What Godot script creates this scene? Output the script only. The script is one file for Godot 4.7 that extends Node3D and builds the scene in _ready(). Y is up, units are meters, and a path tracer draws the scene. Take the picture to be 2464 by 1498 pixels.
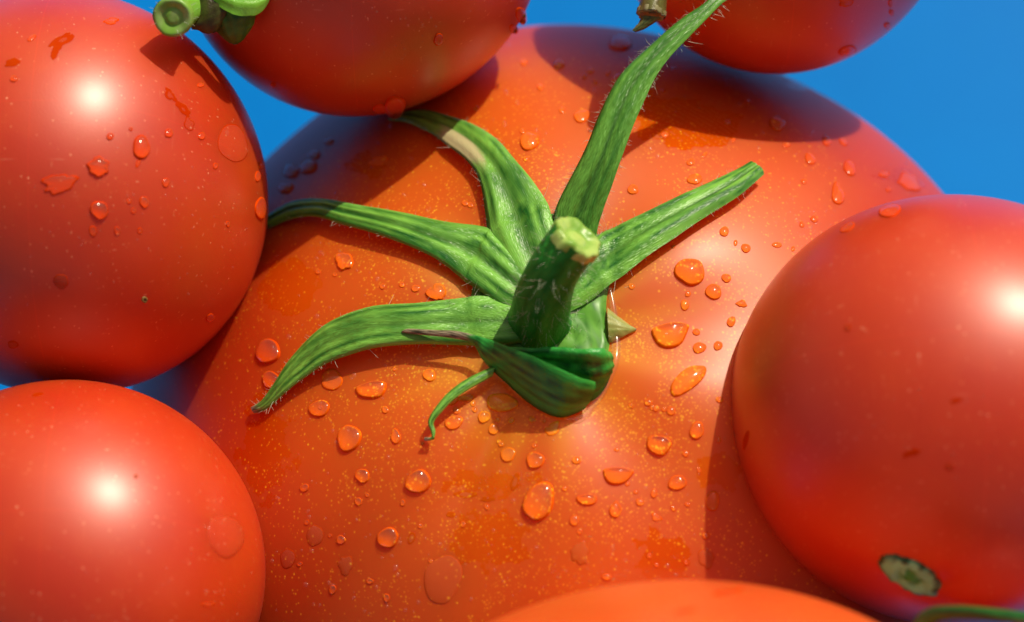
extends Node3D
# Wet tomatoes heaped on a blue plastic table top, in full sun. Lengths are first laid out in units of 0.042 mm ("u").
const U := 0.000042          # metres per unit
const DIST := 7143.0         # lens to the middle of the heap, in units (0.30 m)
const PITCH := 68.0          # the lens looks down by this many degrees

var rng := RandomNumberGenerator.new()
var axes: Basis              # columns: right, up across the heap, towards the lens
var lift_off := Vector3.ZERO # raises the heap so that the table top is y = 0
var names := {}
var noise := FastNoiseLite.new()
var M := {}

# ------------------------------------------------------------------ helpers
func place(u: float, v: float, z: float) -> Vector3:
	var k := (DIST - z) / DIST
	return Vector3((u - 1232.0) * k, (749.0 - v) * k, z)

func world(p: Vector3) -> Vector3:
	return axes * p * U + lift_off

func numbered(called: String, parent: Node = null) -> String:
	var key := called + "@" + (str(parent.get_instance_id()) if parent else "")
	var n: int = names.get(key, 0)
	names[key] = n + 1
	return called if n == 0 else "%s_%03d" % [called, n]

func thing(called: String, label: String, category: String, where: Vector3, group := "") -> Node3D:
	var o := Node3D.new()
	o.name = numbered(called)
	add_child(o, true)
	o.position = where
	o.set_meta("label", label)
	o.set_meta("category", category)
	if group:
		o.set_meta("group", group)
	return o

# one named mesh; positions in heap units, turned into metres about the thing's own base
func build(called: String, mesh: Mesh, mat: Material, parent: Node3D) -> MeshInstance3D:
	var o := MeshInstance3D.new()
	o.name = numbered(called, parent)
	o.mesh = mesh
	o.material_override = mat
	parent.add_child(o, true)
	return o

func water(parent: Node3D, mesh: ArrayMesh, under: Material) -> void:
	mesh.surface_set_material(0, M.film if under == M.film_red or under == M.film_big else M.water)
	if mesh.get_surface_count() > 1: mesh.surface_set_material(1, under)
	var o := MeshInstance3D.new()
	o.name = numbered("water_drop", parent)
	o.mesh = mesh
	parent.add_child(o, true)

func base_of(parent: Node3D) -> Vector3:
	var p := Vector3.ZERO
	var n: Node = parent
	while n is Node3D and n != self:
		p += n.position
		n = n.get_parent()
	return p

# a grid of points (rows of equal length) as one smooth sheet; front faces run clockwise seen from the side the normals show
func sheet(rows: Array, base: Vector3, wrap := false, colors: Array = [], uvs: Array = [], normals: Array = []) -> ArrayMesh:
	var nr := rows.size()
	var nc: int = rows[0].size()
	var P := PackedVector3Array()
	var C := PackedColorArray()
	var T := PackedVector2Array()
	var N := PackedVector3Array()
	var I := PackedInt32Array()
	for i in nr:
		for j in nc:
			P.append(world(rows[i][j]) - base)
			if colors.size(): C.append(colors[i][j])
			T.append(uvs[i][j] if uvs.size() else Vector2(float(j) / (nc - 1), float(i) / (nr - 1)))
	var cols := nc if wrap else nc - 1
	for i in nr - 1:
		for j in cols:
			var a := i * nc + j
			var b := i * nc + (j + 1) % nc
			I.append_array([a, b, a + nc, b, b + nc, a + nc])
	if normals.size():
		for i in nr:
			for j in nc:
				N.append((axes * (normals[i][j] as Vector3)).normalized())
	else:
		N.resize(P.size())
		for k in range(0, I.size(), 3):
			var n := (P[I[k + 2]] - P[I[k]]).cross(P[I[k + 1]] - P[I[k]])
			for m in 3:
				N[I[k + m]] += n
		for k in N.size():
			N[k] = N[k].normalized() if N[k].length() > 0.0 else Vector3.UP
	var arr := []
	arr.resize(Mesh.ARRAY_MAX)
	arr[Mesh.ARRAY_VERTEX] = P
	arr[Mesh.ARRAY_NORMAL] = N
	arr[Mesh.ARRAY_TEX_UV] = T
	if colors.size(): arr[Mesh.ARRAY_COLOR] = C
	arr[Mesh.ARRAY_INDEX] = I
	var m := ArrayMesh.new()
	m.add_surface_from_arrays(Mesh.PRIMITIVE_TRIANGLES, arr)
	return m

func catmull(a: Vector3, b: Vector3, c: Vector3, d: Vector3, t: float) -> Vector3:
	return a.cubic_interpolate(b, Vector3.ZERO, Vector3.ZERO, t) if false else 0.5 * (2.0 * b + (c - a) * t + (2.0 * a - 5.0 * b + 4.0 * c - d) * t * t + (3.0 * b - 3.0 * c + d - a) * t * t * t)

func along(pts: Array, s: float) -> Vector3:
	var n := pts.size() - 1
	var f := clampf(s, 0.0, 1.0) * n
	var i := mini(int(f), n - 1)
	return catmull(pts[maxi(i - 1, 0)], pts[i], pts[i + 1], pts[mini(i + 2, n)], f - i)

# ------------------------------------------------------------------ tomato bodies
# c: centre, a: stalk axis, r: radius across, h: half height; dip: hollow round the stalk; ribs: shallow furrows at the shoulder
func body(c: Vector3, a: Vector3, r: float, h: float, dip := 40.0, dip_w := 0.2, ribs := 5, rib := 10.0, lobe := 0.012, turn := 0.0, tip := 0.0) -> Dictionary:
	a = a.normalized()
	var e := Vector3(1, 0, 0).cross(a)
	if e.length() < 0.2: e = Vector3(0, 1, 0).cross(a)
	e = e.normalized()
	return {"c": c, "a": a, "e": e, "f": a.cross(e), "r": r, "h": h, "dip": dip, "dw": dip_w, "ribs": ribs, "rib": rib, "lobe": lobe, "turn": turn, "tip": tip}

func around_r(t: Dictionary, phi: float) -> float:
	return t.r * (1.0 + t.lobe * (cos(3.0 * phi + t.turn) + 0.6 * cos(t.ribs * phi + 2.0 * t.turn)))

func hollow(t: Dictionary, q: float, phi: float) -> float:
	var cut := 0.0
	if t.has("crease"):
		var off := angle_difference(phi, t.crease)
		cut = exp(-pow((q - 0.3) / 0.15, 2.0)) * (20.0 * exp(-off * off / 0.012) - 9.0 * exp(-pow(off - 0.24, 2.0) / 0.02))
	return cut + t.dip * exp(-q * q / (t.dw * t.dw)) + t.rib * exp(-pow((q - 0.3) / 0.2, 2.0)) * cos(t.ribs * phi + t.turn)

func inside(t: Dictionary, p: Vector3) -> float:
	var d: Vector3 = p - t.c
	var y: float = d.dot(t.a)
	var x: float = d.dot(t.e)
	var z: float = d.dot(t.f)
	var rho := sqrt(x * x + z * z)
	var phi := atan2(z, x)
	var q: float = rho / around_r(t, phi)
	if y > 0.0: y += hollow(t, q, phi)
	return q * q + y * y / (t.h * t.h) - 1.0

func skin_point(t: Dictionary, theta: float, phi: float) -> Vector3:
	var q := sin(theta)
	var y: float = t.h * cos(theta)
	if cos(theta) > 0.0: y -= hollow(t, q, phi)
	else: y -= t.tip * exp(-q * q / 0.03)
	var r := around_r(t, phi) * q
	return t.c + t.a * y + t.e * (r * cos(phi)) + t.f * (r * sin(phi))

func skin_normal(t: Dictionary, p: Vector3) -> Vector3:
	var f := inside(t, p)
	var n := Vector3(inside(t, p + Vector3(2, 0, 0)) - f, inside(t, p + Vector3(0, 2, 0)) - f, inside(t, p + Vector3(0, 0, 2)) - f)
	return n.normalized()

# where the sight line through (u, v) first meets the skin
func on_skin(t: Dictionary, u: float, v: float) -> Vector3:
	var z0: float = t.c.z + t.r * 1.3
	var z1 := z0
	var found := false
	var best := z0
	var least := 1e9
	for i in 56:
		z1 = z0 - t.r * 0.03
		var f := inside(t, place(u, v, z1))
		if f < least:
			least = f
			best = z1
		if f < 0.0:
			found = true
			break
		z0 = z1
	if not found: return place(u, v, best)
	for i in 14:
		var m := (z0 + z1) * 0.5
		if inside(t, place(u, v, m)) < 0.0: z1 = m
		else: z0 = m
	return place(u, v, z1)

func body_mesh(t: Dictionary, base: Vector3, nt: int, np: int, uv_reach := 1.9) -> ArrayMesh:
	var rows := []
	var uvs := []
	var nrm := []
	for i in nt + 1:
		var th := PI * i / nt
		var row := []
		var uvr := []
		var nr := []
		for j in np + 1:
			var phi := TAU * j / np
			var p := skin_point(t, clampf(th, 0.004, PI - 0.004), phi)
			row.append(p)
			nr.append(skin_normal(t, p))
			var r := minf(th / uv_reach, 1.0) * 0.5
			uvr.append(Vector2(0.5 + r * cos(phi), 0.5 + r * sin(phi)))
		rows.append(row)
		uvs.append(uvr)
		nrm.append(nr)
	return sheet(rows, base, false, [], uvs, nrm)

# texture place of a skin point (the unrolled map round the stalk)
func skin_uv(t: Dictionary, p: Vector3, uv_reach := 1.9) -> Vector2:
	var d: Vector3 = p - t.c
	var x: float = d.dot(t.e)
	var z: float = d.dot(t.f)
	var phi := atan2(z, x)
	var q: float = minf(Vector2(x, z).length() / around_r(t, phi), 1.0)
	var th := asin(q)
	if d.dot(t.a) < -t.dip: th = PI - th
	var r := minf(th / uv_reach, 1.0) * 0.5
	return Vector2(0.5 + r * cos(phi), 0.5 + r * sin(phi))

# ------------------------------------------------------------------ water
func join(parts: Array) -> ArrayMesh:
	var m := ArrayMesh.new()
	for p in parts:
		m.add_surface_from_arrays(Mesh.PRIMITIVE_TRIANGLES, (p as ArrayMesh).surface_get_arrays(0))
	return m

func slide(t: Dictionary, u: float, v: float, z: float) -> Vector3:
	for it in 3:
		var f := inside(t, place(u, v, z))
		var g := (inside(t, place(u, v, z + 2.0)) - f) / 2.0
		if absf(g) > 1e-7: z = clampf(z - f / g, z - 20.0, z + 20.0)
	return place(u, v, z)

# shape: 0 oval, 1 half moon with a flatter upper side, 2 tear, 3 ragged. The clear dome, and under it an added dish of wet skin, hollowed to shade like light bent by water
func drop_mesh(t: Dictionary, base: Vector3, u: float, v: float, ru: float, rv: float, turn: float, shape: int, high: float, nr := 8, na := 26, dish := true) -> ArrayMesh:
	var p0 := on_skin(t, u, v)
	var n0 := skin_normal(t, p0)
	var dome := []
	var bowl := []
	var ct := cos(turn)
	var st := sin(turn)
	var h := high * minf(ru, rv)
	var ph := rng.randf() * TAU
	var lean := Vector2(rng.randf_range(-0.1, 0.1), -0.12)
	for i in nr + 1:
		var r := sin(PI * 0.5 * i / nr)
		var row := []
		var brow := []
		for j in na:
			var a := TAU * j / na
			var x := cos(a)
			var y := sin(a)
			var k := 1.0 + 0.06 * sin(2.0 * a + ph) + 0.045 * sin(3.0 * a + 2.0 * ph) + 0.02 * sin(5.0 * a - ph)
			if shape == 1 and y > 0.0: y *= 0.42
			elif shape == 2:
				x *= 1.0 - 0.5 * maxf(y, 0.0)
				y = y * 1.25 if y > 0.0 else y
			elif shape == 3: k += 0.5 * noise.get_noise_3d(cos(a) * 34.0 + ph * 90.0, sin(a) * 34.0, u) + 0.2 * noise.get_noise_3d(cos(a) * 90.0, sin(a) * 90.0 + ph * 50.0, v)
			x *= ru * r * k
			y *= rv * r * k
			var dx := x * ct - y * st
			var dy := x * st + y * ct
			var q := slide(t, u + dx, v - dy, p0.z - (n0.x * dx + n0.y * dy) / maxf(n0.z, 0.25))
			var up := h * pow(maxf(1.0 - r * r, 0.0), 0.55) * (1.0 + lean.x * cos(a) * r + lean.y * sin(a) * r)
			row.append(q + n0 * (up - 0.8))
			var rim := h * pow(1.0 - 0.9 * 0.9, 0.55) * 0.94
			var low := rim * pow(r / 0.9, 2.1) if r < 0.9 else minf(rim, up * 0.94)
			if high < 0.26: low = 0.3 * up
			brow.append(q + n0 * (low + 0.15 - (1.2 if i == nr else 0.0)))
		dome.append(row)
		bowl.append(brow)
	if not dish: return sheet(dome, base, true)
	var uvs := []
	for row in bowl:
		var r2 := []
		for q in row: r2.append(skin_uv(t, p0.lerp(q, 0.8)))
		uvs.append(r2)
	return join([sheet(dome, base, true), sheet(bowl, base, true, [], uvs)])

# a low patch on the skin: a scar or a fleck
func patch_mesh(t: Dictionary, base: Vector3, u: float, v: float, ru: float, rv: float, turn: float, high: float, inner: Color, middle: Color, outer: Color) -> ArrayMesh:
	var p0 := on_skin(t, u, v)
	var n0 := skin_normal(t, p0)
	var rows := []
	var cols := []
	for i in 13:
		var r := i / 12.0
		var row := []
		var crow := []
		for j in 37:
			var a := TAU * (j % 36) / 36.0
			var k := 1.0 + 0.16 * noise.get_noise_2d(cos(a) * 80.0 + u, sin(a) * 80.0 + v)
			var x := cos(a) * ru * r * k
			var y := sin(a) * rv * r * k
			var dx := x * cos(turn) - y * sin(turn)
			var dy := x * sin(turn) + y * cos(turn)
			var q := slide(t, u + dx, v - dy, p0.z - (n0.x * dx + n0.y * dy) / maxf(n0.z, 0.25))
			var nz := noise.get_noise_2d(dx * 1.5 + u, dy * 1.5 + v)
			row.append(q + n0 * (high * (pow(maxf(1.0 - r * r, 0.0), 0.4) + 0.5 * nz - 0.5 * exp(-pow((r - 0.35) / 0.12, 2.0))) - (2.0 if i == 12 else 0.0)))
			var c := inner.lerp(middle, smoothstep(0.15, 0.45, r + nz * 0.4))
			crow.append(c.lerp(outer, smoothstep(0.72, 0.95, r + nz * 0.25)))
		rows.append(row)
		cols.append(crow)
	return sheet(rows, base, false, cols)

# ------------------------------------------------------------------ greens
# sections: [u, v, lift of one edge; u, v, lift of the other]; a blade of leaf with thickness, a furrow down its middle and streaks
func blade(t: Dictionary, base: Vector3, sections: Array, furrow: float, arch: float, tint: Array, absolute := false, seed_at := 0.0, steps := 60) -> ArrayMesh:
	var L := []
	var R := []
	for s in sections:
		for side in 2:
			var u: float = s[side * 3]
			var v: float = s[side * 3 + 1]
			var l: float = s[side * 3 + 2]
			var p: Vector3
			if absolute: p = place(u, v, l)
			else:
				p = on_skin(t, u, v)
				p = place(u, v, p.z + l)
			(L if side == 0 else R).append(p)
	var way := (along(L, 0.55) + along(R, 0.55)) - (along(L, 0.45) + along(R, 0.45))
	if way.cross(along(R, 0.5) - along(L, 0.5)).z < 0.0:
		var keep := L
		L = R
		R = keep
	var across := 12
	var rows := []
	var cols := []
	var uvs := []
	for i in steps + 1:
		var s := float(i) / steps
		var l := along(L, s)
		var r := along(R, s)
		var s2 := minf(s + 0.02, 1.0)
		var s1 := maxf(s - 0.02, 0.0)
		var dir := ((along(L, s2) + along(R, s2)) - (along(L, s1) + along(R, s1))).normalized()
		var mid0 := l.lerp(r, 0.5)
		l = mid0 + (l - mid0) * 1.1
		r = mid0 + (r - mid0) * 1.1
		var n := dir.cross(r - l).normalized()
		if n.z < 0.0: n = -n
		var w := (r - l).length()
		var row := []
		var crow := []
		var urow := []
		var thick := minf(9.0, 3.0 + w * 0.12)
		for j in 2 * across + 1:
			var front := j <= across
			var x := float(j) / across if front else 2.0 - float(j) / across
			var e := 2.0 * x - 1.0
			var wav := noise.get_noise_3d(s * 90.0 + seed_at, e * 26.0, seed_at) * 0.09 * w * (0.4 + 0.6 * absf(e))
			var rid := (sin(e * 13.0 + seed_at) * 0.012 + noise.get_noise_2d(e * 160.0 + seed_at * 7.0, s * 30.0) * 0.05) * w
			var hgt := arch * w * (1.0 - e * e) - furrow * w * exp(-e * e / 0.03) + wav * smoothstep(0.0, 0.3, s) + rid
			var edge := sqrt(maxf(1.0 - e * e, 0.0))
			var p := l.lerp(r, x) + n * (hgt + (thick * edge if front else -thick * edge))
			p += (r - l) * 0.03 * noise.get_noise_2d(s * 220.0 + seed_at * 3.0, 40.0 * signf(e)) * absf(e)
			row.append(p)
			var k := noise.get_noise_2d(e * 110.0 + seed_at * 11.0, s * 60.0 * tint[3]) * 0.7 + noise.get_noise_2d(e * 300.0 - seed_at, s * 420.0) * 0.55
			k += 0.5 * noise.get_noise_2d(e * 260.0 + seed_at * 5.0, s * 22.0)
			var col: Color = (tint[0] as Color).lerp(tint[1], clampf(0.55 + k * 1.3, 0.0, 1.0))
			col = col.lerp(tint[1], 0.55 * smoothstep(0.8, 1.0, absf(e)))
			col = col.lerp(Color(0.02, 0.07, 0.012), 0.6 * exp(-e * e / 0.012) * float(furrow > 0.0))
			var wither := smoothstep(tint[2] - 0.03, tint[2] + 0.03, s + 0.02 * noise.get_noise_2d(e * 80.0, 7.0))
			var dry := Color(0.46, 0.38, 0.26).lerp(Color(0.05, 0.04, 0.02), clampf(0.5 + 1.4 * noise.get_noise_2d(e * 90.0, s * 500.0), 0.0, 1.0))
			if tint.size() > 4: wither = maxf(wither, 0.9 * smoothstep(1.2, 0.7, Vector2((s - 0.62) / 0.13, (e - 0.55) / 0.45).length() + 0.4 * noise.get_noise_2d(e * 60.0, s * 200.0)))
			crow.append(col.lerp(dry if tint.size() < 5 else Color(0.55, 0.47, 0.27), wither))
			urow.append(Vector2(x * 0.7 + seed_at * 0.1, s * 2.0))
		rows.append(row)
		cols.append(crow)
		uvs.append(urow)
	return sheet(rows, base, false, cols, uvs)

# a tube along pts with radii, open ends closed by shrinking
func tube(pts: Array, radii: Array, base: Vector3, steps: int, na: int, tint: Array, rough := 0.0, seed_at := 0.0) -> ArrayMesh:
	var rows := []
	var cols := []
	var uvs := []
	var rr := []
	for r in radii: rr.append(Vector3(r, 0, 0))
	var side := Vector3(1, 0.2, 0.1)
	for i in steps + 1:
		var s := float(i) / steps
		var p := along(pts, s)
		var dir := (along(pts, minf(s + 0.01, 1.0)) - along(pts, maxf(s - 0.01, 0.0))).normalized()
		side = (side - dir * side.dot(dir)).normalized()
		var up := dir.cross(side)
		var r := along(rr, s).x
		var row := []
		var crow := []
		var urow := []
		for j in na + 1:
			var a := TAU * j / na
			var nz := noise.get_noise_3d(cos(a) * 30.0 + seed_at, sin(a) * 30.0, s * 40.0)
			var k := r * (1.0 + rough * nz)
			row.append(p + side * (cos(a) * k) - up * (sin(a) * k))
			var m := clampf(0.5 + 0.9 * noise.get_noise_3d(cos(a) * 70.0 + seed_at, sin(a) * 70.0, s * 60.0) + 0.4 * noise.get_noise_3d(cos(a) * 200.0, sin(a) * 200.0, s * 400.0), 0.0, 1.0)
			crow.append((tint[0] as Color).lerp(tint[1], m))
			urow.append(Vector2(float(j) / na * 2.0, s))
		rows.append(row)
		cols.append(crow)
		uvs.append(urow)
	return sheet(rows, base, false, cols, uvs)

# fine plant hairs, joined: each a thin bent spike. list: [root, direction, length, bend, radius]
func hairs(list: Array, base: Vector3) -> ArrayMesh:
	var P := PackedVector3Array()
	var N := PackedVector3Array()
	var I := PackedInt32Array()
	for h in list:
		var p: Vector3 = h[0]
		var d: Vector3 = h[1]
		var side := d.cross(Vector3(0.3, 0.5, 0.8)).normalized()
		var other := d.cross(side)
		var first := P.size()
		for k in 4:
			var s := k / 3.0
			var mid: Vector3 = p + d * (h[2] * s) + (h[3] as Vector3) * (s * s)
			var r: float = h[4] * (1.0 - 0.75 * s)
			for j in 3:
				var a := TAU * j / 3.0
				var o := side * cos(a) + other * sin(a)
				P.append(world(mid + o * r) - base)
				N.append((axes * o).normalized())
		for k in 3:
			for j in 3:
				var a := first + k * 3 + j
				var b := first + k * 3 + (j + 1) % 3
				I.append_array([a, a + 3, b, b, a + 3, b + 3])
	var arr := []
	arr.resize(Mesh.ARRAY_MAX)
	arr[Mesh.ARRAY_VERTEX] = P
	arr[Mesh.ARRAY_NORMAL] = N
	arr[Mesh.ARRAY_INDEX] = I
	var m := ArrayMesh.new()
	m.add_surface_from_arrays(Mesh.PRIMITIVE_TRIANGLES, arr)
	return m

# ------------------------------------------------------------------ materials
func noise_tex(freq: float, size: int, normal := false, strength := 4.0, seed_at := 1) -> NoiseTexture2D:
	var n := FastNoiseLite.new()
	n.seed = seed_at
	n.frequency = freq
	n.fractal_octaves = 4
	var t := NoiseTexture2D.new()
	t.noise = n
	t.width = size
	t.height = size
	t.seamless = true
	t.as_normal_map = normal
	t.bump_strength = strength
	return t

func flecked(size: int, base: Color, other: Color, dots: int, dot: Color, r0: float, r1: float, seed_at: int) -> ImageTexture:
	var small := Image.create(128, 128, false, Image.FORMAT_RGB8)
	var n := FastNoiseLite.new()
	n.seed = seed_at
	n.frequency = 0.02
	for y in 128:
		for x in 128:
			# seamless: blend the noise across the border
			var fx := x / 128.0
			var fy := y / 128.0
			var k := lerpf(lerpf(n.get_noise_2d(x, y), n.get_noise_2d(x - 128, y), fx), lerpf(n.get_noise_2d(x, y - 128), n.get_noise_2d(x - 128, y - 128), fx), fy)
			small.set_pixel(x, y, base.lerp(other, clampf(0.5 + k * 1.3, 0, 1)).linear_to_srgb())
	small.resize(size, size, Image.INTERPOLATE_CUBIC)
	var g := RandomNumberGenerator.new()
	g.seed = seed_at
	for i in dots:
		spot(small, Vector2(g.randf(), g.randf()) * size, g.randf_range(r0, r1), dot.linear_to_srgb(), g.randf_range(0.3, 1.0))
	return ImageTexture.create_from_image(small)

func spot(im: Image, at: Vector2, r: float, c: Color, strength: float) -> void:
	var s := im.get_width()
	for y in range(int(at.y - r - 1), int(at.y + r + 2)):
		for x in range(int(at.x - r - 1), int(at.x + r + 2)):
			var d := Vector2(x, y).distance_to(at)
			var k := clampf(r + 0.5 - d, 0.0, 1.0) * strength
			if k > 0.0:
				var px := posmod(x, s)
				var py := posmod(y, s)
				im.set_pixel(px, py, im.get_pixel(px, py).lerp(c, k))

func skin_material(tex: Texture2D, rough: float) -> StandardMaterial3D:
	var m := StandardMaterial3D.new()
	m.albedo_texture = tex
	m.roughness = rough
	m.metallic_specular = 0.48
	m.clearcoat_enabled = true
	m.clearcoat = 1.0
	m.clearcoat_roughness = 0.37
	m.subsurf_scatter_enabled = true
	m.subsurf_scatter_strength = 0.5
	return m

# the same skin under water: no waxy bloom, and the light a drop gathers painted into its colour
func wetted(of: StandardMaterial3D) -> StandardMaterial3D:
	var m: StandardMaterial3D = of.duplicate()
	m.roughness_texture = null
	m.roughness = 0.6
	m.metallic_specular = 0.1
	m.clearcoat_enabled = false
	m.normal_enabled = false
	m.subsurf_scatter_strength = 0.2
	m.albedo_color = Color(1.38, 1.42, 1.38).linear_to_srgb()  # brighter than the skin itself, standing in for light focused by the drop
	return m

func leaf_material() -> StandardMaterial3D:
	var m := StandardMaterial3D.new()
	m.vertex_color_use_as_albedo = true
	m.roughness = 0.36
	m.metallic_specular = 0.5
	m.normal_enabled = true
	m.normal_texture = noise_tex(0.07, 256, true, 4.0, 5)
	m.normal_scale = 0.5
	m.backlight_enabled = true
	m.backlight = Color(0.35, 0.45, 0.15)
	m.uv1_scale = Vector3(2.6, 0.7, 1.0)
	return m

# ------------------------------------------------------------------ the scene
func _ready() -> void:
	rng.seed = 7
	noise.seed = 3
	noise.frequency = 0.02
	noise.fractal_octaves = 3
	var p := deg_to_rad(PITCH)
	axes = Basis(Vector3(1, 0, 0), Vector3(0, cos(p), -sin(p)), Vector3(0, sin(p), cos(p)))
	lift_off = Vector3(0, 0.0735, 0)
	# camera
	var cam := Camera3D.new()
	cam.name = "camera"
	add_child(cam)
	cam.transform = Transform3D(axes, world(Vector3(0, 0, DIST)))
	var lens := CameraAttributesPhysical.new()
	lens.frustum_focal_length = 24.0 / (2.0 * 749.0 / DIST)
	lens.frustum_focus_distance = (DIST + 120.0) * U
	lens.frustum_near = 0.02
	lens.frustum_far = 60.0
	lens.exposure_aperture = 17.0
	cam.attributes = lens
	cam.fov = rad_to_deg(2.0 * atan(749.0 / DIST))
	cam.near = 0.02
	cam.far = 60.0
	# sky, sun, exposure
	var env := Environment.new()
	env.background_mode = Environment.BG_SKY
	var sky := ProceduralSkyMaterial.new()
	sky.sky_top_color = Color(0.46, 0.49, 0.53)
	sky.sky_horizon_color = Color(0.80, 0.82, 0.82)
	sky.sky_curve = 0.15
	sky.ground_bottom_color = Color(0.25, 0.24, 0.22)
	sky.ground_horizon_color = Color(0.5, 0.5, 0.48)
	sky.sun_angle_max = 55.0
	sky.sun_curve = 0.75
	sky.sky_energy_multiplier = 0.75
	env.sky = Sky.new()
	env.sky.sky_material = sky
	env.tonemap_mode = Environment.TONE_MAPPER_LINEAR
	env.tonemap_exposure = 0.94
	env.sdfgi_enabled = true
	env.ssao_enabled = true
	env.ssil_enabled = true
	var we := WorldEnvironment.new()
	we.name = "world_environment"
	we.environment = env
	add_child(we)
	var sun := DirectionalLight3D.new()
	sun.name = "sun"
	sun.light_color = Color(1.0, 0.95, 0.85)
	sun.light_energy = 1.42
	sun.light_angular_distance = 0.8
	sun.shadow_enabled = true
	add_child(sun)
	var towards := (axes * Vector3(0.36, 0.81, 0.47)).normalized()
	sun.look_at_from_position(towards, Vector3.ZERO, Vector3(0, 0, 1))

	materials()
	table_top()
	tomatoes()

func materials() -> void:
	M.small = skin_material(flecked(1024, Color(0.55, 0.026, 0.0005), Color(0.64, 0.056, 0.0008), 700, Color(0.98, 0.5, 0.34), 0.9, 2.4, 11), 0.5)
	M.orange = skin_material(flecked(512, Color(0.78, 0.085, 0.003), Color(0.80, 0.11, 0.004), 60, Color(0.95, 0.40, 0.22), 0.6, 1.4, 12), 0.56)
	M.orange.uv1_triplanar = true
	M.orange.uv1_scale = Vector3(22, 22, 22)
	var s: StandardMaterial3D = M.small
	s.uv1_triplanar = true
	s.uv1_scale = Vector3(22, 22, 22)
	s.normal_enabled = true
	s.normal_texture = noise_tex(0.16, 1024, true, 2.0, 9)
	s.normal_scale = 0.16
	M.leaf = leaf_material()
	M.stalk = leaf_material()
	M.stalk.metallic_specular = 0.2
	M.stalk.backlight_enabled = false
	M.green = leaf_material()
	M.green.normal_enabled = false
	var w := StandardMaterial3D.new()
	w.transparency = BaseMaterial3D.TRANSPARENCY_ALPHA
	w.albedo_color = Color(1, 1, 1, 0.02)
	w.roughness = 0.12
	w.metallic_specular = 0.38
	M.water = w
	M.film = w.duplicate()
	M.film.metallic_specular = 0.24
	M.rim = w.duplicate()
	M.rim.roughness = 0.2
	M.rim.metallic_specular = 0.6
	M.wet_lit_red = wetted(M.small)
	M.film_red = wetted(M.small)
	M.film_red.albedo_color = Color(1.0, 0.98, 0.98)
	var h := StandardMaterial3D.new()
	h.albedo_color = Color(0.82, 0.84, 0.76)
	h.roughness = 0.5
	h.backlight_enabled = true
	h.backlight = Color(0.6, 0.6, 0.55)
	M.hair = h
	var b := StandardMaterial3D.new()
	b.albedo_texture = flecked(1024, Color(0.001, 0.18, 0.63), Color(0.001, 0.205, 0.70), 26, Color(0.01, 0.08, 0.25), 0.8, 2.2, 31)
	b.uv1_triplanar = true
	b.uv1_scale = Vector3(7, 7, 7)
	b.roughness = 0.37
	b.metallic_specular = 0.14
	M.blue = b

func table_top() -> void:
	var o := MeshInstance3D.new()
	o.name = "tabletop"
	var m := BoxMesh.new()
	m.size = Vector3(1.2, 0.02, 1.0)
	o.mesh = m
	o.position = Vector3(0, -0.01, 0)
	o.material_override = M.blue
	add_child(o)
	o.set_meta("kind", "structure")
	o.set_meta("label", "smooth bright blue plastic surface under the heap of tomatoes")

func fruit_thing(t: Dictionary, label: String, group := "") -> Node3D:
	var low: Vector3 = world(t.c) - Vector3(0, t.r * U, 0)
	return thing("tomato", label, "tomato", low, group)

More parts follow.
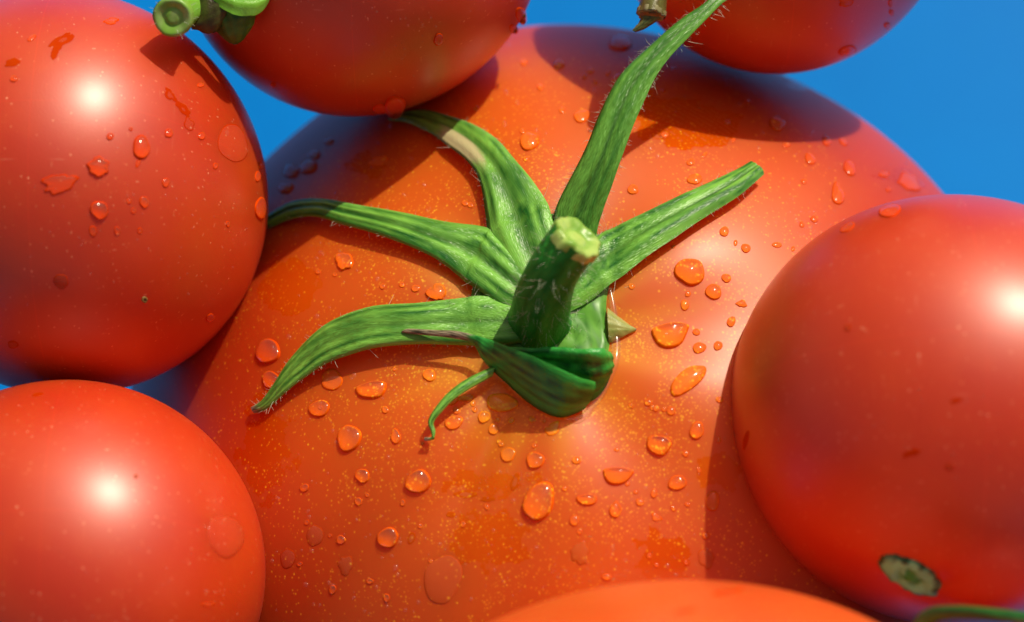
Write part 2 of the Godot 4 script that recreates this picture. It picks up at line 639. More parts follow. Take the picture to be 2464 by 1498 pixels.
func big_skin(t: Dictionary) -> StandardMaterial3D:
	var small := Image.create(256, 256, false, Image.FORMAT_RGB8)
	for y in 256:
		for x in 256:
			var d := Vector2(x - 127.5, y - 127.5) / 127.5
			var r := d.length()
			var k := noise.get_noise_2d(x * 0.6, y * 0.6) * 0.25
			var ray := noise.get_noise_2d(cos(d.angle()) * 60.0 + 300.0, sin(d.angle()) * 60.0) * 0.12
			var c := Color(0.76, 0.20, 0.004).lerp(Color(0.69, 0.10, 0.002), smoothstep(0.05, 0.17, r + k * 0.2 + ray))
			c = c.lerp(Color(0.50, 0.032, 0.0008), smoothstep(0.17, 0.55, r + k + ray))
			small.set_pixel(x, y, c.linear_to_srgb())
	small.resize(2048, 2048, Image.INTERPOLATE_CUBIC)
	var g := RandomNumberGenerator.new()
	g.seed = 21
	for i in 52000:
		var a := g.randf() * TAU
		var r := pow(g.randf(), 0.8) * 0.36
		if g.randf() < smoothstep(0.06, 0.27, r) * 0.93: continue
		if noise.get_noise_2d(cos(a) * r * 900.0, sin(a) * r * 900.0) < -0.25 + g.randf() * 0.3: continue
		spot(small, Vector2(0.5 + r * cos(a), 0.5 + r * sin(a)) * 2048.0, g.randf_range(0.35, 0.95), Color(1.0, 0.46, 0.02).linear_to_srgb(), g.randf_range(0.3, 1.0))
	for i in 3800:
		var a := g.randf() * TAU
		var r := 0.03 + 0.19 * pow(g.randf(), 0.7)
		if noise.get_noise_2d(cos(a) * r * 700.0 + 90.0, sin(a) * r * 700.0) < -0.1: continue
		spot(small, Vector2(0.5 + r * cos(a), 0.5 + r * sin(a)) * 2048.0, g.randf_range(0.55, 1.25), Color(1.0, 0.52, 0.02).linear_to_srgb(), g.randf_range(0.3, 0.9))
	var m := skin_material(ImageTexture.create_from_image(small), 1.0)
	# where a film of water lies the waxy bloom is gone and the skin is smooth: [u, v, reach across, reach down, ragged]
	var ro := Image.create(1024, 1024, false, Image.FORMAT_RGB8)
	var co := Image.create(1024, 1024, false, Image.FORMAT_RGB8)
	co.fill(Color.WHITE)
	ro.fill(Color(0.58, 0.58, 0.58))
	for f in [[1175, 1300, 85, 62, 0.5], [695, 690, 72, 66, 0.2], [1660, 295, 115, 62, 0.25], [1600, 1345, 70, 66, 0.4], [1180, 1165, 90, 26, 0.8], [640, 1090, 60, 120, 0.4], [1740, 1130, 50, 40, 0.5], [880, 395, 40, 26, 0.7], [2170, 430, 50, 26, 0.5], [1990, 230, 90, 50, 0.6], [1560, 260, 40, 60, 0.6]]:
		var last := on_skin(t, f[0], f[1])
		for dv in range(-int(f[3] * 1.5), int(f[3] * 1.5), 3):
			for du in range(-int(f[2] * 1.5), int(f[2] * 1.5), 3):
				var q: float = Vector2(du / float(f[2]), dv / float(f[3])).length() + f[4] * 1.6 * noise.get_noise_2d((f[0] + du) * 0.8, (f[1] + dv) * 0.8)
				if q > 1.0: continue
				var uv := skin_uv(t, slide(t, f[0] + du, f[1] + dv, last.z)) * 1024.0
				ro.set_pixel(int(uv.x), int(uv.y), Color(0.13, 0.13, 0.13))
				co.set_pixel(int(uv.x), int(uv.y), Color.BLACK)
	m.roughness_texture = ImageTexture.create_from_image(ro)
	m.clearcoat = 0.55
	m.clearcoat_texture = ImageTexture.create_from_image(co)
	m.metallic_specular = 0.34
	M.wet_lit_big = wetted(m)
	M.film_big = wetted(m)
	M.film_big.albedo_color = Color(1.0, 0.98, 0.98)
	return m

func tomatoes() -> void:
	# the big one
	var t := body(Vector3(186, -448, -915), Vector3(-0.1, 0.395, 0.913), 1264.0, 1000.0, 50.0, 0.22, 6, 11.0, 0.012, 2.6)
	var toward: Vector3 = on_skin(t, 1165, 1085) - t.c
	t.crease = atan2(toward.dot(t.f), toward.dot(t.e))
	var o := fruit_thing(t, "large orange red tomato with green star of sepals, in the middle of the heap")
	var base := o.position
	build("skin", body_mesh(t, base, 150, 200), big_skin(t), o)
	calyx(t, o)
	big_water(t, o)
	# the small ones
	var small := []
	for s in [
		[148, 462, 500, -330, Vector3(-0.5, -0.7, 0.1), "wet red tomato at the left edge, above another round one"],
		[168, 1374, 478, -40, Vector3(-0.2, -0.9, 0.1), "red tomato in the lower left corner with a bright round glint"],
		[865, -170, 455, -440, Vector3(-0.65, 0.4, 0.55), "red tomato at the top with a fresh green cut stalk"],
		[1880, -254, 433, -545, Vector3(-0.75, 0.5, 0.4), "red tomato at the top right with a dry brown stalk end"],
		[2292, 988, 534, 25, Vector3(-0.2, -0.75, 0.6), "red tomato at the right with a pale green stalk scar"],
		[1625, 1950, 810, 620, Vector3(0.05, -1, 0.1), "orange red tomato whose top shows along the bottom edge"],
		[2450, 1890, 380, 350, Vector3(-0.2, 0.8, 0.5), "tomato at the lower right corner showing only a green sepal"]]:
		var z: float = s[3]
		var b := body(place(s[0], s[1], z), s[4], s[2] * (DIST - z) / DIST, s[2] * (DIST - z) / DIST * (0.96 if s[2] < 600 else 0.68), 14.0, 0.12, 4, 3.0, 0.012, float(s[0]))
		var k := fruit_thing(b, s[5], "small tomatoes heaped round the large one" if s[2] < 600 else "")
		build("skin", body_mesh(b, k.position, 64, 96), M.orange if s[2] > 600 else M.small, k)
		small.append([b, k])
	small_details(small)

func drops(t: Dictionary, o: Node3D, list: Array, under: Material, high := 0.62) -> void:
	for d in list:
		if absf(inside(t, on_skin(t, d[0], d[1]))) > 0.004: continue
		var big: bool = maxf(d[2], d[3]) > 14.0
		var thin: bool = d.size() > 6 and d[6] < 0.26
		water(o, drop_mesh(t, o.position, d[0], d[1], d[2], d[3], deg_to_rad(d[4]), d[5], d[6] if d.size() > 6 else high, 8 if big else 5, 28 if big else 14), (M.film_red if under == M.wet_lit_red else M.film_big) if thin else under)

# the finest drops, too small to tell apart: one mesh
func mist(t: Dictionary, o: Node3D, places: Array) -> void:
	var st := SurfaceTool.new()
	for d in places:
		if absf(inside(t, on_skin(t, d[0], d[1]))) > 0.004: continue
		st.append_from(drop_mesh(t, o.position, d[0], d[1], d[2], d[2] * d[3], rng.randf() * 3.0, 0, 0.75, 3, 8, false), 0, Transform3D())
	var m := build("fine_droplets", st.commit(), M.water, o)
	m.set_meta("kind", "stuff")

func big_water(t: Dictionary, o: Node3D) -> void:
	drops(t, o, [
		[1297, 1208, 38, 47, -22, 0], [840, 1056, 28, 34, 0, 0], [1000, 1153, 30, 42, 40, 1], [1588, 1064, 32, 33, -15, 1], [1487, 1138, 37, 30, -4, 1], [1207, 970, 40, 22, 0, 0], [1655, 916, 56, 23, 38, 0], [1613, 796, 46, 42, 6, 1], [1660, 655, 36, 34, 0, 0], [1717, 703, 19, 20, 0, 0], [1033, 904, 15, 16, 0, 0], [1164, 1004, 15, 15, 0, 0], [1187, 1034, 13, 13, 0, 0], [894, 932, 40, 28, 8, 1], [768, 984, 26, 20, 30, 0], [645, 847, 32, 28, 30, 0], [652, 915, 22, 21, 20, 0], [798, 915, 27, 25, 0, 0, 0.3], [952, 1052, 13, 17, 0, 2], [1092, 1018, 24, 16, 30, 0], [1288, 1109, 23, 20, 25, 0], [1387, 1109, 11, 10, 0, 0], [1412, 1199, 24, 20, 0, 1], [1481, 1229, 16, 18, 0, 2], [1382, 1254, 12, 13, 0, 0], [1630, 1163, 22, 19, 20, 0], [1677, 1037, 18, 21, -20, 0], [1574, 1189, 9, 11, 0, 2], [933, 1295, 27, 24, 0, 0], [872, 1146, 17, 18, 0, 0], [732, 1175, 12, 10, 20, 0], [757, 1290, 20, 27, 0, 0, 0.22], [862, 1208, 9, 11, 0, 0], [1065, 1395, 46, 60, -8, 0, 0.16], [1395, 1330, 22, 28, 10, 3, 0.25], [1715, 1207, 18, 24, 0, 0, 0.4], [1222, 1095, 18, 18, 0, 0, 0.4],
		[927, 987, 9, 9, 0, 0], [1138, 972, 7, 7, 0, 0], [1198, 1011, 7, 7, 0, 0], [1230, 1013, 8, 8, 0, 0], [1280, 1010, 9, 8, 0, 0], [1310, 1014, 6, 6, 0, 0], [1142, 987, 7, 7, 0, 0], [1098, 989, 9, 9, 0, 0], [1086, 962, 18, 14, 0, 0], [1122, 958, 20, 9, 10, 0], [1000, 695, 11, 9, 0, 0], [1052, 706, 22, 22, 0, 3], [828, 630, 20, 20, 0, 3], [1274, 341, 23, 23, 0, 0], [1400, 280, 21, 15, 30, 0], [1492, 104, 30, 19, 0, 0], [1345, 155, 14, 13, 0, 0], [1486, 190, 14, 13, 0, 0], [1672, 432, 18, 13, 15, 0], [1523, 457, 13, 13, 0, 0], [1662, 391, 10, 9, 30, 0], [2016, 469, 17, 24, 10, 2], [2045, 405, 14, 20, 30, 0], [1950, 383, 12, 15, 40, 0], [1870, 298, 20, 15, 0, 3], [1990, 338, 11, 14, 20, 0], [2030, 342, 12, 8, -40, 0], [1743, 558, 12, 12, 0, 0], [1795, 598, 12, 11, 0, 0], [1748, 670, 12, 11, 0, 0], [1760, 775, 11, 13, -20, 0], [1683, 838, 16, 14, 0, 0], [1728, 833, 11, 12, 0, 0], [1676, 800, 9, 9, 0, 0], [1648, 735, 11, 13, 0, 0], [1615, 990, 10, 12, 0, 0], [1560, 970, 9, 9, 30, 0], [1732, 963, 10, 8, 0, 0], [1650, 1093, 8, 8, 0, 0], [1540, 1210, 11, 9, 0, 0], [1700, 1345, 20, 25, 0, 3, 0.2], [692, 1345, 18, 25, 0, 0, 0.2], [830, 1362, 20, 24, 0, 3, 0.2], [1520, 690, 8, 7, 0, 0], [1610, 540, 7, 7, 0, 0], [1632, 512, 8, 7, 0, 0], [1870, 590, 12, 7, 0, 0], [1785, 732, 13, 9, -20, 3], [1960, 528, 9, 9, 0, 0], [1948, 612, 8, 8, 0, 0], [1935, 437, 7, 7, 0, 0], [1893, 350, 9, 6, 0, 0], [1600, 325, 10, 8, 0, 0], [1180, 330, 9, 8, 0, 0], [1119, 490, 8, 7, 0, 0], [910, 388, 22, 12, 10, 3, 0.3], [742, 402, 24, 16, 20, 0], [687, 452, 20, 14, 20, 0], [700, 412, 20, 17, 0, 0], [757, 372, 14, 12, 0, 0], [790, 340, 12, 10, 0, 0], [1700, 1290, 10, 9, 0, 0], [1580, 1247, 14, 10, -30, 3, 0.3], [1240, 1160, 10, 22, -20, 0, 0.16], [1120, 1190, 24, 10, 5, 3, 0.16], [1175, 1202, 18, 6, 0, 3, 0.16], [1085, 1240, 12, 8, 0, 3, 0.16], [990, 1296, 9, 15, -25, 0, 0.2], [800, 1420, 9, 12, 0, 0], [890, 1400, 9, 7, 0, 0], [930, 1440, 8, 11, 0, 0], [820, 1300, 12, 11, 0, 0], [1460, 1390, 12, 9, 0, 0], [1730, 1060, 7, 8, 0, 0], [1655, 1215, 7, 6, 0, 0], [1510, 1165, 6, 7, 0, 0], [1530, 1185, 6, 6, 0, 0], [1340, 790, 7, 7, 0, 0], [920, 690, 7, 7, 0, 0], [765, 655, 7, 6, 0, 0], [1420, 170, 10, 8, 0, 0], [1260, 150, 9, 8, 0, 0], [1300, 210, 8, 8, 0, 0], [1545, 190, 9, 8, 0, 0], [2190, 440, 28, 20, -30, 3, 0.3], [2130, 420, 12, 9, 0, 3, 0.4], [1330, 1030, 22, 14, 25, 3, 0.3]], M.wet_lit_big)
	var more := []
	for i in 90:
		var u := rng.randf_range(680, 2150)
		var v := rng.randf_range(150, 1400)
		if Vector2(u - 1310, v - 730).length() < 250.0 or (u > 1700 and v > 600) or (u < 1100 and v < 520): continue
		more.append([u, v, rng.randf_range(4.5, 8.0), rng.randf_range(4.5, 8.5), rng.randf_range(-40, 40), 0])
	drops(t, o, more, M.wet_lit_big)
	var fine := []
	for i in 700:
		var u := rng.randf_range(640, 2300)
		var v := rng.randf_range(90, 1480)
		if Vector2(u - 1310, v - 730).length() < 330.0: continue
		fine.append([u, v, 2.6 + 4.2 * pow(rng.randf(), 3.0), rng.randf_range(0.8, 1.3)])
	for i in 150:
		fine.append([rng.randfn(1480, 90), rng.randfn(1375, 40), rng.randf_range(1.5, 3.0), 1.0])
	for i in 70:
		fine.append([rng.randfn(1250, 60), rng.randfn(1150, 22), rng.randf_range(1.4, 2.6), 1.0])
	for i in 110:
		fine.append([rng.randfn(1960, 60), rng.randfn(560, 50), rng.randf_range(1.5, 3.2), 1.0])
	mist(t, o, fine)
	# the rim of the water that stands round the calyx
	var line := []
	for q in [[1466, 690], [1476, 745], [1482, 810], [1480, 870], [1462, 925], [1436, 965], [1400, 1004], [1362, 1010]]:
		line.append(place(q[0], q[1], on_skin(t, q[0], q[1]).z + 7.0))
	var m := build("water_rim", tube(line, [4, 9, 11, 10, 7, 9, 7, 2], o.position, 60, 10, [GREEN, GREEN], 0.5), M.rim, o)
	m.set_meta("label", "silvery rim of the water standing round the calyx")

func small_details(list: Array) -> void:
	var left: Array = list[0]
	drops(left[0], left[1], [[339, 355, 22, 28, 0, 0], [332, 392, 5, 14, -25, 2, 0.3], [238, 402, 27, 24, 0, 3], [264, 329, 9, 9, 0, 0], [314, 311, 5, 5, 0, 0], [140, 440, 42, 22, 20, 3, 0.3], [238, 506, 22, 23, 0, 0], [346, 487, 11, 15, 0, 0], [310, 485, 7, 6, 0, 0], [320, 508, 6, 8, 0, 0], [223, 557, 10, 14, 0, 0, 0.3], [281, 556, 8, 11, 0, 0], [336, 556, 7, 8, 0, 0, 0.3], [398, 440, 9, 12, 0, 0], [484, 328, 9, 9, 0, 0], [405, 322, 11, 10, 0, 3], [545, 320, 8, 13, 0, 3, 0.3], [560, 345, 34, 50, 10, 0, 0.14], [146, 678, 18, 19, 0, 0, 0.2], [548, 540, 5, 8, 0, 0], [505, 765, 12, 9, 30, 0], [620, 425, 7, 14, 0, 0], [628, 400, 6, 8, 0, 0], [518, 400, 6, 8, 0, 0], [150, 95, 34, 12, 30, 3, 0.12], [135, 120, 22, 11, 60, 3, 0.12], [410, 230, 20, 11, -50, 3, 0.14], [440, 262, 24, 10, -40, 3, 0.14], [455, 300, 12, 18, 20, 3, 0.2], [268, 50, 18, 8, 10, 3, 0.3], [75, 92, 12, 6, 30, 0], [32, 190, 10, 8, 0, 0], [30, 150, 20, 10, 20, 3, 0.12], [482, 205, 8, 6, 0, 0], [30, 830, 14, 10, 0, 0, 0.2]], M.wet_lit_red)
	build("fleck", patch_mesh(left[0], left[1].position, 347, 722, 8, 8, 0, 3, Color(0.03, 0.02, 0.01), Color(0.28, 0.2, 0.06), Color(0.3, 0.1, 0.02)), M.leaf, left[1])
	for k in [[list[0], 300, 560, 260], [list[1], 350, 1300, 220], [list[4], 2250, 900, 330], [list[2], 950, 110, 200]]:
		var fine := []
		for i in 70: fine.append([k[1] + rng.randfn() * k[3] * 0.55, k[2] + rng.randfn() * k[3] * 0.4, rng.randf_range(1.6, 3.6), 1.0])
		mist(k[0][0], k[0][1], fine)
	# a bulging drop where it touches the big one
	water(left[1], drop_mesh(left[0], left[1].position, 626, 502, 14, 26, 0, 0, 0.6), M.wet_lit_red)
	var low: Array = list[1]
	drops(low[0], low[1], [[500, 1048, 26, 24, -30, 0, 0.6], [543, 1292, 44, 50, 0, 0, 0.2], [90, 950, 14, 5, 10, 0, 0.2], [500, 1455, 18, 5, 0, 0, 0.4]], M.wet_lit_red)
	build("fleck", patch_mesh(low[0], low[1].position, 326, 1147, 5, 5, 0, 2, Color(0.5, 0.06, 0.01), Color(0.5, 0.06, 0.01), Color(0.5, 0.1, 0.03)), M.leaf, low[1])
	var top: Array = list[2]
	drops(top[0], top[1], [[950, 255, 24, 26, 0, 0, 0.9], [915, 262, 18, 12, 0, 0, 0.6], [1055, 95, 12, 15, -20, 0], [1254, 38, 12, 22, 20, 0, 0.4], [1236, 70, 10, 12, 30, 0, 0.4], [656, 205, 7, 7, 0, 0]], M.wet_lit_red)
	stalk_top(top)
	var tr: Array = list[3]
	drops(tr[0], tr[1], [[2040, 122, 22, 13, 15, 0, 0.4], [2136, 62, 8, 9, 0, 0], [2146, 30, 6, 8, 0, 0], [2035, 5, 18, 12, 0, 3, 0.3], [2143, 8, 5, 10, 0, 0]], M.wet_lit_red)
	stalk_dry(tr)
	var r: Array = list[4]
	drops(r[0], r[1], [[2142, 508, 28, 15, 20, 0, 0.5], [2040, 548, 20, 9, 35, 0, 0.4], [2300, 965, 16, 6, 15, 3, 0.2], [2285, 1125, 12, 9, 0, 0, 0.2], [2195, 1090, 22, 10, 20, 3, 0.12], [2040, 790, 9, 9, 0, 0, 0.2], [1795, 1060, 6, 26, -15, 0, 0.2]], M.wet_lit_red)
	build("stalk_scar", patch_mesh(r[0], r[1].position, 2192, 1384, 84, 37, deg_to_rad(-27), 14, Color(0.03, 0.4, 0.08), Color(0.2, 0.9, 0.56), Color(0.02, 0.07, 0.012)), M.green, r[1]).set_meta("label", "pale green oval scar where the stalk came off")
	drops(list[5][0], list[5][1], [[1750, 1425, 40, 5, 8, 3, 0.3], [1650, 1472, 30, 5, 10, 3, 0.3]], M.wet_lit_red)
	var c: Array = list[6]
	build("sepal", blade(c[0], c[1].position, [[2540, 1520, 500, 2540, 1490, 520], [2464, 1498, 560, 2464, 1476, 590], [2400, 1492, 590, 2400, 1468, 620], [2310, 1484, 600, 2312, 1460, 640], [2262, 1492, 600, 2244, 1464, 640], [2238, 1512, 590, 2205, 1488, 620], [2230, 1545, 560, 2196, 1540, 590]], 0.0, 0.1, [Color(0.008, 0.06, 0.02), Color(0.04, 0.20, 0.03), 2.0, 1.0], true, 41.0), M.leaf, c[1])

func stalk_top(a: Array) -> void:
	var o: Node3D = a[1]
	var b := o.position
	var pts := [place(540, -50, -230), place(480, -6, -130), place(438, 25, -40), place(415, 41, 45)]
	var st := build("stalk", tube(pts, [50, 44, 43, 48], b, 16, 32, [GREEN, Color(0.22, 0.48, 0.04)], 0.12, 8.0), M.leaf, o)
	cut(pts[3], ((pts[3] as Vector3) - (pts[2] as Vector3)).normalized(), 49.0, st, b, Color(0.20, 0.42, 0.05), Color(0.34, 0.52, 0.16), 0.05)
	var c := build("calyx", blade(a[0], b, [[455, 20, -60, 560, -40, -60], [462, 62, -60, 560, 10, -50], [480, 74, -70, 540, 50, -60], [505, 76, -80, 520, 70, -80]], 0.0, 0.1, [Color(0.04, 0.03, 0.01), Color(0.08, 0.09, 0.02), 2.0, 1.0], true, 51.0), M.leaf, o)
	build("sepal", blade(a[0], b, [[500, 10, -90, 560, -10, -50], [508, 45, -90, 605, 20, -50], [522, 75, -100, 606, 58, -70], [545, 92, -110, 592, 84, -90], [562, 96, -120, 578, 95, -110]], 0.0, 0.18, [GREEN_DARK, Color(0.07, 0.2, 0.02), 2.0, 1.0], true, 55.0), M.leaf, c)
	build("sepal", blade(a[0], b, [[495, -10, -50, 505, -60, -60], [545, 24, -30, 560, -40, -60], [590, 36, -30, 600, -30, -60], [628, 26, -50, 630, -40, -80], [650, -8, -80, 645, -50, -100]], 0.0, 0.14, [GREEN, Color(0.2, 0.5, 0.04), 2.0, 1.0], true, 59.0), M.leaf, c)
	var list := []
	for i in 90:
		var q := along(pts, rng.randf())
		var d := Vector3(rng.randfn(), rng.randfn(), rng.randfn()).normalized()
		list.append([q + d * 44.0, d, rng.randf_range(10, 22), Vector3.ZERO, 0.6])
	build("fine_hairs", hairs(list, b), M.hair, o).set_meta("kind", "stuff")

func stalk_dry(a: Array) -> void:
	var o: Node3D = a[1]
	var b := o.position
	var brown := Color(0.10, 0.075, 0.02)
	var olive := Color(0.16, 0.17, 0.05)
	var pts := [place(1590, -70, -330), place(1578, -30, -250), place(1572, 5, -225), place(1568, 36, -215)]
	var st := build("stalk", tube(pts, [34, 31, 33, 36], b, 16, 28, [brown, olive], 0.2, 12.0), M.leaf, o)
	st.set_meta("label", "dry brown stalk end")
	cut(pts[3], ((pts[3] as Vector3) - (pts[2] as Vector3)).normalized(), 36.0, st, b, Color(0.2, 0.18, 0.08), Color(0.36, 0.34, 0.18), 0.25)
	build("dry_tip", blade(a[0], b, [[1545, 38, -205, 1592, 42, -205], [1540, 52, -205, 1572, 56, -205], [1530, 64, -205, 1550, 70, -205], [1522, 73, -205, 1530, 77, -205]], 0.0, 0.1, [Color(0.05, 0.07, 0.025), olive, 2.0, 1.0], true, 63.0), M.leaf, st)

# the rough end of a cut stalk
func cut(e: Vector3, dir: Vector3, size: float, st: Node3D, base: Vector3, dark: Color, pale: Color, rough: float) -> void:
	var sx := (Vector3(1, 0.2, 0.1) - dir * Vector3(1, 0.2, 0.1).dot(dir)).normalized()
	var sy := dir.cross(sx)
	var cr := []
	var cc := []
	for i in 15:
		var r := minf(i / 13.0, 1.0)
		var row := []
		var crow := []
		for j in 41:
			var a := TAU * (j % 40) / 40.0
			var nz := noise.get_noise_3d(cos(a) * r * 60.0, sin(a) * r * 60.0, size)
			var n2 := noise.get_noise_3d(cos(a) * 90.0, sin(a) * 90.0, size + 40.0)
			var rad := size * r * (1.0 + rough * r * n2)
			var h := size * (0.10 * smoothstep(0.55, 0.85, r) - 0.08 * exp(-pow((r - 0.45) / 0.1, 2.0)) - 0.12 * smoothstep(0.9, 1.0, r) + rough * 0.9 * nz * r)
			if i == 14: h -= size * 0.3
			row.append(e + (sx * cos(a) + sy * sin(a)) * rad + dir * h)
			var c := pale.lerp(dark, clampf(0.5 + nz * 1.6, 0, 1)).lerp(dark, 0.7 * exp(-pow((r - 0.47) / 0.1, 2.0)))
			crow.append(c)
		cr.append(row)
		cc.append(crow)
	build("cut_end", sheet(cr, base, false, cc), M.green, st)

const GREEN_DARK := Color(0.009, 0.12, 0.012)
const GREEN := Color(0.23, 0.57, 0.08)

func sec(list: Array) -> Array:   # [u, v, u, v, lift] -> both edges at one lift
	var out := []
	for s in list:
		out.append([s[0], s[1], s[4], s[2], s[3], s[4]] if s.size() == 5 else s)
	return out

func calyx(t: Dictionary, o: Node3D) -> void:
	var base := o.position
	var rim := [Vector3(1180, 600, 0), Vector3(1262, 556, 0), Vector3(1330, 510, 0), Vector3(1400, 525, 0), Vector3(1450, 575, 0), Vector3(1474, 650, 0), Vector3(1462, 730, 0), Vector3(1466, 850, 0), Vector3(1390, 885, 0), Vector3(1260, 855, 0), Vector3(1165, 825, 0), Vector3(1140, 765, 0), Vector3(1132, 700, 0), Vector3(1160, 640, 0), Vector3(1180, 600, 0)]
	var mid := Vector3(1306, 735, 0)
	var rows := []
	var cols := []
	for i in 15:
		var r := i / 14.0
		var row := []
		var crow := []
		for j in 73:
			var q := mid.lerp(along(rim, 1.0 - (j % 72) / 72.0), r)
			var p := on_skin(t, q.x, q.y)
			var n := noise.get_noise_2d(q.x * 0.9, q.y * 0.9)
			row.append(place(q.x, q.y, p.z + (13.0 + 14.0 * (1.0 - r * r) + 6.0 * n) * (1.0 if i < 13 else 0.85 if i == 13 else -0.3)))
			crow.append(GREEN_DARK.lerp(GREEN, clampf(0.5 + 0.5 * noise.get_noise_2d(q.x * 1.1, q.y * 1.1) + 0.35 * noise.get_noise_2d(q.x * 4.0, q.y * 4.0), 0, 1)))
		rows.append(row)
		cols.append(crow)
	var c := build("calyx", sheet(rows, base, false, cols), M.green, o)
	var tint := [GREEN_DARK, GREEN, 2.0, 1.0]
	var S := [
		[[[1325, 690, 1375, 695, 0], [1318, 600, 1424, 615, 14], [1335, 500, 1445, 535, 30], [1400, 370, 1490, 410, 45], [1440, 270, 1530, 300, 40], [1490, 180, 1565, 215, 25], [1550, 120, 1605, 150, 10], [1630, 50, 1665, 85, -10], [1690, 10, 1714, 34, -25], [1715, -8, 1738, 10, -35], [1748, -14, 1756, -4, -45]], 0.10, 0.06],
		[[[1330, 690, 1340, 762, 34], [1392, 618, 1402, 728, 34], [1440, 570, 1452, 692, 30], [1480, 548, 1490, 665, 28], [1560, 510, 1580, 595, 40], [1650, 468, 1680, 530, 48], [1740, 425, 1775, 470, 52], [1805, 390, 1838, 418, 52]], 0.05, 0.05],
		[[[1285, 745, 1345, 700, 34], [1232, 662, 1345, 612, 34], [1192, 580, 1322, 525, 28], [1178, 540, 1305, 480, 22], [1160, 440, 1245, 400, 32], [1130, 390, 1195, 340, 36], [1075, 345, 1140, 300, 36], [1030, 315, 1070, 278, 30], [975, 292, 1010, 268, 25], [935, 288, 945, 280, 12]], 0.08, 0.04],
		[[[1300, 772, 1302, 700, 34], [1212, 732, 1240, 622, 34], [1140, 685, 1185, 567, 28], [1110, 665, 1170, 555, 22], [1040, 615, 1080, 540, 34], [930, 570, 960, 513, 45], [830, 540, 850, 492, 50], [760, 520, 780, 480, 48], [700, 525, 710, 487, 36], [650, 545, 648, 520, 15], [636, 545, 634, 535, 5]], 0.07, 0.04],
		[[[1315, 805, 1305, 745, 34], [1232, 824, 1224, 726, 34], [1165, 828, 1150, 718, 28], [1120, 828, 1110, 725, 22], [1020, 825, 1000, 735, 34], [900, 835, 880, 745, 40], [800, 865, 780, 785, 40], [735, 905, 705, 860, 34], [680, 950, 660, 925, 28], [640, 985, 630, 965, 22], [612, 995, 606, 980, 15]], 0.06, 0.05],
	]
	for k in range(1, S.size()):
		tint[2] = 0.94 if k == 4 else 2.0
		tint.resize(5 if k == 2 else 4)
		build("sepal", blade(t, base, sec(S[k][0]), S[k][1], S[k][2], tint, false, k * 3.7), M.leaf, c)
	var zb := on_skin(t, 1385, 520).z
	var rise := []
	for s in S[0][0]:
		var a := Vector2(s[0], s[1])
		var b := Vector2(s[2], s[3])
		var m := (a + b) * 0.5
		a = m + (a - m) * 0.86
		b = m + (b - m) * 0.86
		rise.append([a.x, a.y, zb + s[4], b.x, b.y, zb + s[4] + 12.0])
	build("sepal", blade(t, base, rise, 0.10, 0.05, [GREEN_DARK.lerp(GREEN, 0.15), GREEN.lerp(GREEN_DARK, 0.35), 0.955, 1.0], true, 71.0, 80), M.leaf, c)
	# the folded sepals below
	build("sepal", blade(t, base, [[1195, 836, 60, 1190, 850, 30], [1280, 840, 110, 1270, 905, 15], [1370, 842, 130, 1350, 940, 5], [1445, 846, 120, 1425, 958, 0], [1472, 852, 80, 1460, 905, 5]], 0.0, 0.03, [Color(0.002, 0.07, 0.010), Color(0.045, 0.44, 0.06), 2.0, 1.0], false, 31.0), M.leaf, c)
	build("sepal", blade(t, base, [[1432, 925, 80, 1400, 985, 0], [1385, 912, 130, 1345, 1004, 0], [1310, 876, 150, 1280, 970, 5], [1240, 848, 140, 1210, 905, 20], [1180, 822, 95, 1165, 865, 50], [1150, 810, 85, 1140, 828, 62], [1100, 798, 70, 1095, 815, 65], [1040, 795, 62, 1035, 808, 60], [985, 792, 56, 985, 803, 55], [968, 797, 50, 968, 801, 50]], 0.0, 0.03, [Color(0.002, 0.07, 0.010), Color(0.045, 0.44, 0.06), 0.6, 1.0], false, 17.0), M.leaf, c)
	build("sepal", blade(t, base, sec([[1195, 880, 1185, 905, 40], [1130, 910, 1140, 930, 46], [1080, 945, 1095, 960, 46], [1045, 985, 1062, 992, 42], [1030, 1015, 1043, 1018, 36], [1037, 1040, 1047, 1036, 30], [1038, 1058, 1044, 1052, 26], [1022, 1062, 1024, 1053, 22]]), 0.0, 0.1, [GREEN_DARK, GREEN, 0.9, 1.0], false, 23.0), M.leaf, c)
	# the stalk
	var z0 := on_skin(t, 1300, 775).z
	var pts := [place(1298, 785, z0 - 20), place(1300, 745, z0 + 80), place(1310, 695, z0 + 155), place(1338, 640, z0 + 215), place(1392, 572, z0 + 262)]
	var st := build("stalk", tube(pts, [86, 72, 66, 62, 62], base, 30, 40, [Color(0.014, 0.18, 0.022), Color(0.06, 0.42, 0.06)], 0.16, 2.0), M.stalk, o)
	cut(pts[4], ((pts[4] as Vector3) - (pts[3] as Vector3)).normalized(), 65.0, st, base, Color(0.20, 0.42, 0.05), Color(0.46, 0.64, 0.16), 0.2)
	var list := []
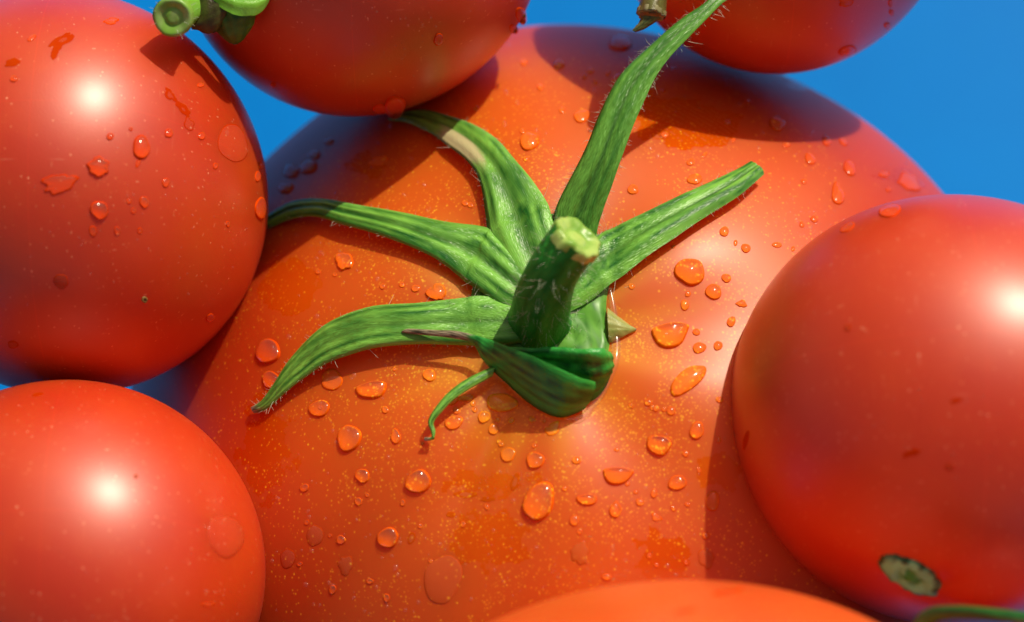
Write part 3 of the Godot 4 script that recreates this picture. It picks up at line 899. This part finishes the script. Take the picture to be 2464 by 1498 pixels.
	for i in 300:
		var s := rng.randf_range(0.05, 0.97)
		var q := along(pts, s)
		var d := Vector3(rng.randfn(), rng.randfn(), rng.randfn())
		var dir := (along(pts, minf(s + 0.02, 1.0)) - along(pts, s - 0.02)).normalized()
		d = (d - dir * d.dot(dir)).normalized()
		list.append([q + d * 58.0, (d + 0.3 * Vector3(rng.randfn(), rng.randfn(), rng.randfn())).normalized(), rng.randf_range(14, 46), Vector3(rng.randfn(), rng.randfn(), rng.randfn()) * 7.0, 0.5])
	build("fine_hairs", hairs(list, base), M.hair, st).set_meta("kind", "stuff")
	# hairs along the edges of the sepals
	list = []
	for k in S.size():
		var E := [[], []]
		for s in S[k][0]:
			for side in 2:
				var z: float = zb + s[4] if k == 0 else on_skin(t, s[side * 2], s[side * 2 + 1]).z + s[4]
				E[side].append(place(s[side * 2], s[side * 2 + 1], z))
		for side in 2:
			for i in 110:
				var s := rng.randf_range(0.12, 0.95)
				var q := along(E[side], s)
				var d := (q - along(E[1 - side], s)).normalized()
				var far := rng.randf() < 0.06
				list.append([q - d * 3.0, (d + 0.5 * Vector3(rng.randfn(), rng.randfn(), rng.randf())).normalized(), rng.randf_range(16, 30) if far else rng.randf_range(5, 14), Vector3(rng.randfn(), rng.randfn(), rng.randfn()) * (14.0 if far else 4.0), 0.85 if far else 0.5])
	for i in 260:
		var q := Vector2(rng.randfn(1300, 70), rng.randfn(740, 70))
		list.append([place(q.x, q.y, on_skin(t, q.x, q.y).z + 30.0), Vector3(rng.randfn() * 0.6, rng.randfn() * 0.6, 1).normalized(), rng.randf_range(8, 26), Vector3(rng.randfn(), rng.randfn(), 0) * 5.0, 0.55])
	build("fine_hairs", hairs(list, base), M.hair, c).set_meta("kind", "stuff")
	build("sepal", blade(t, base, sec([[1462, 745, 1466, 822, 8], [1490, 765, 1492, 812, 10], [1515, 783, 1516, 802, 8], [1530, 792, 1531, 796, 4]]), 0.0, 0.1, [Color(0.25, 0.3, 0.06), Color(0.4, 0.4, 0.12), 0.9, 1.0], false, 77.0, 20), M.leaf, c)
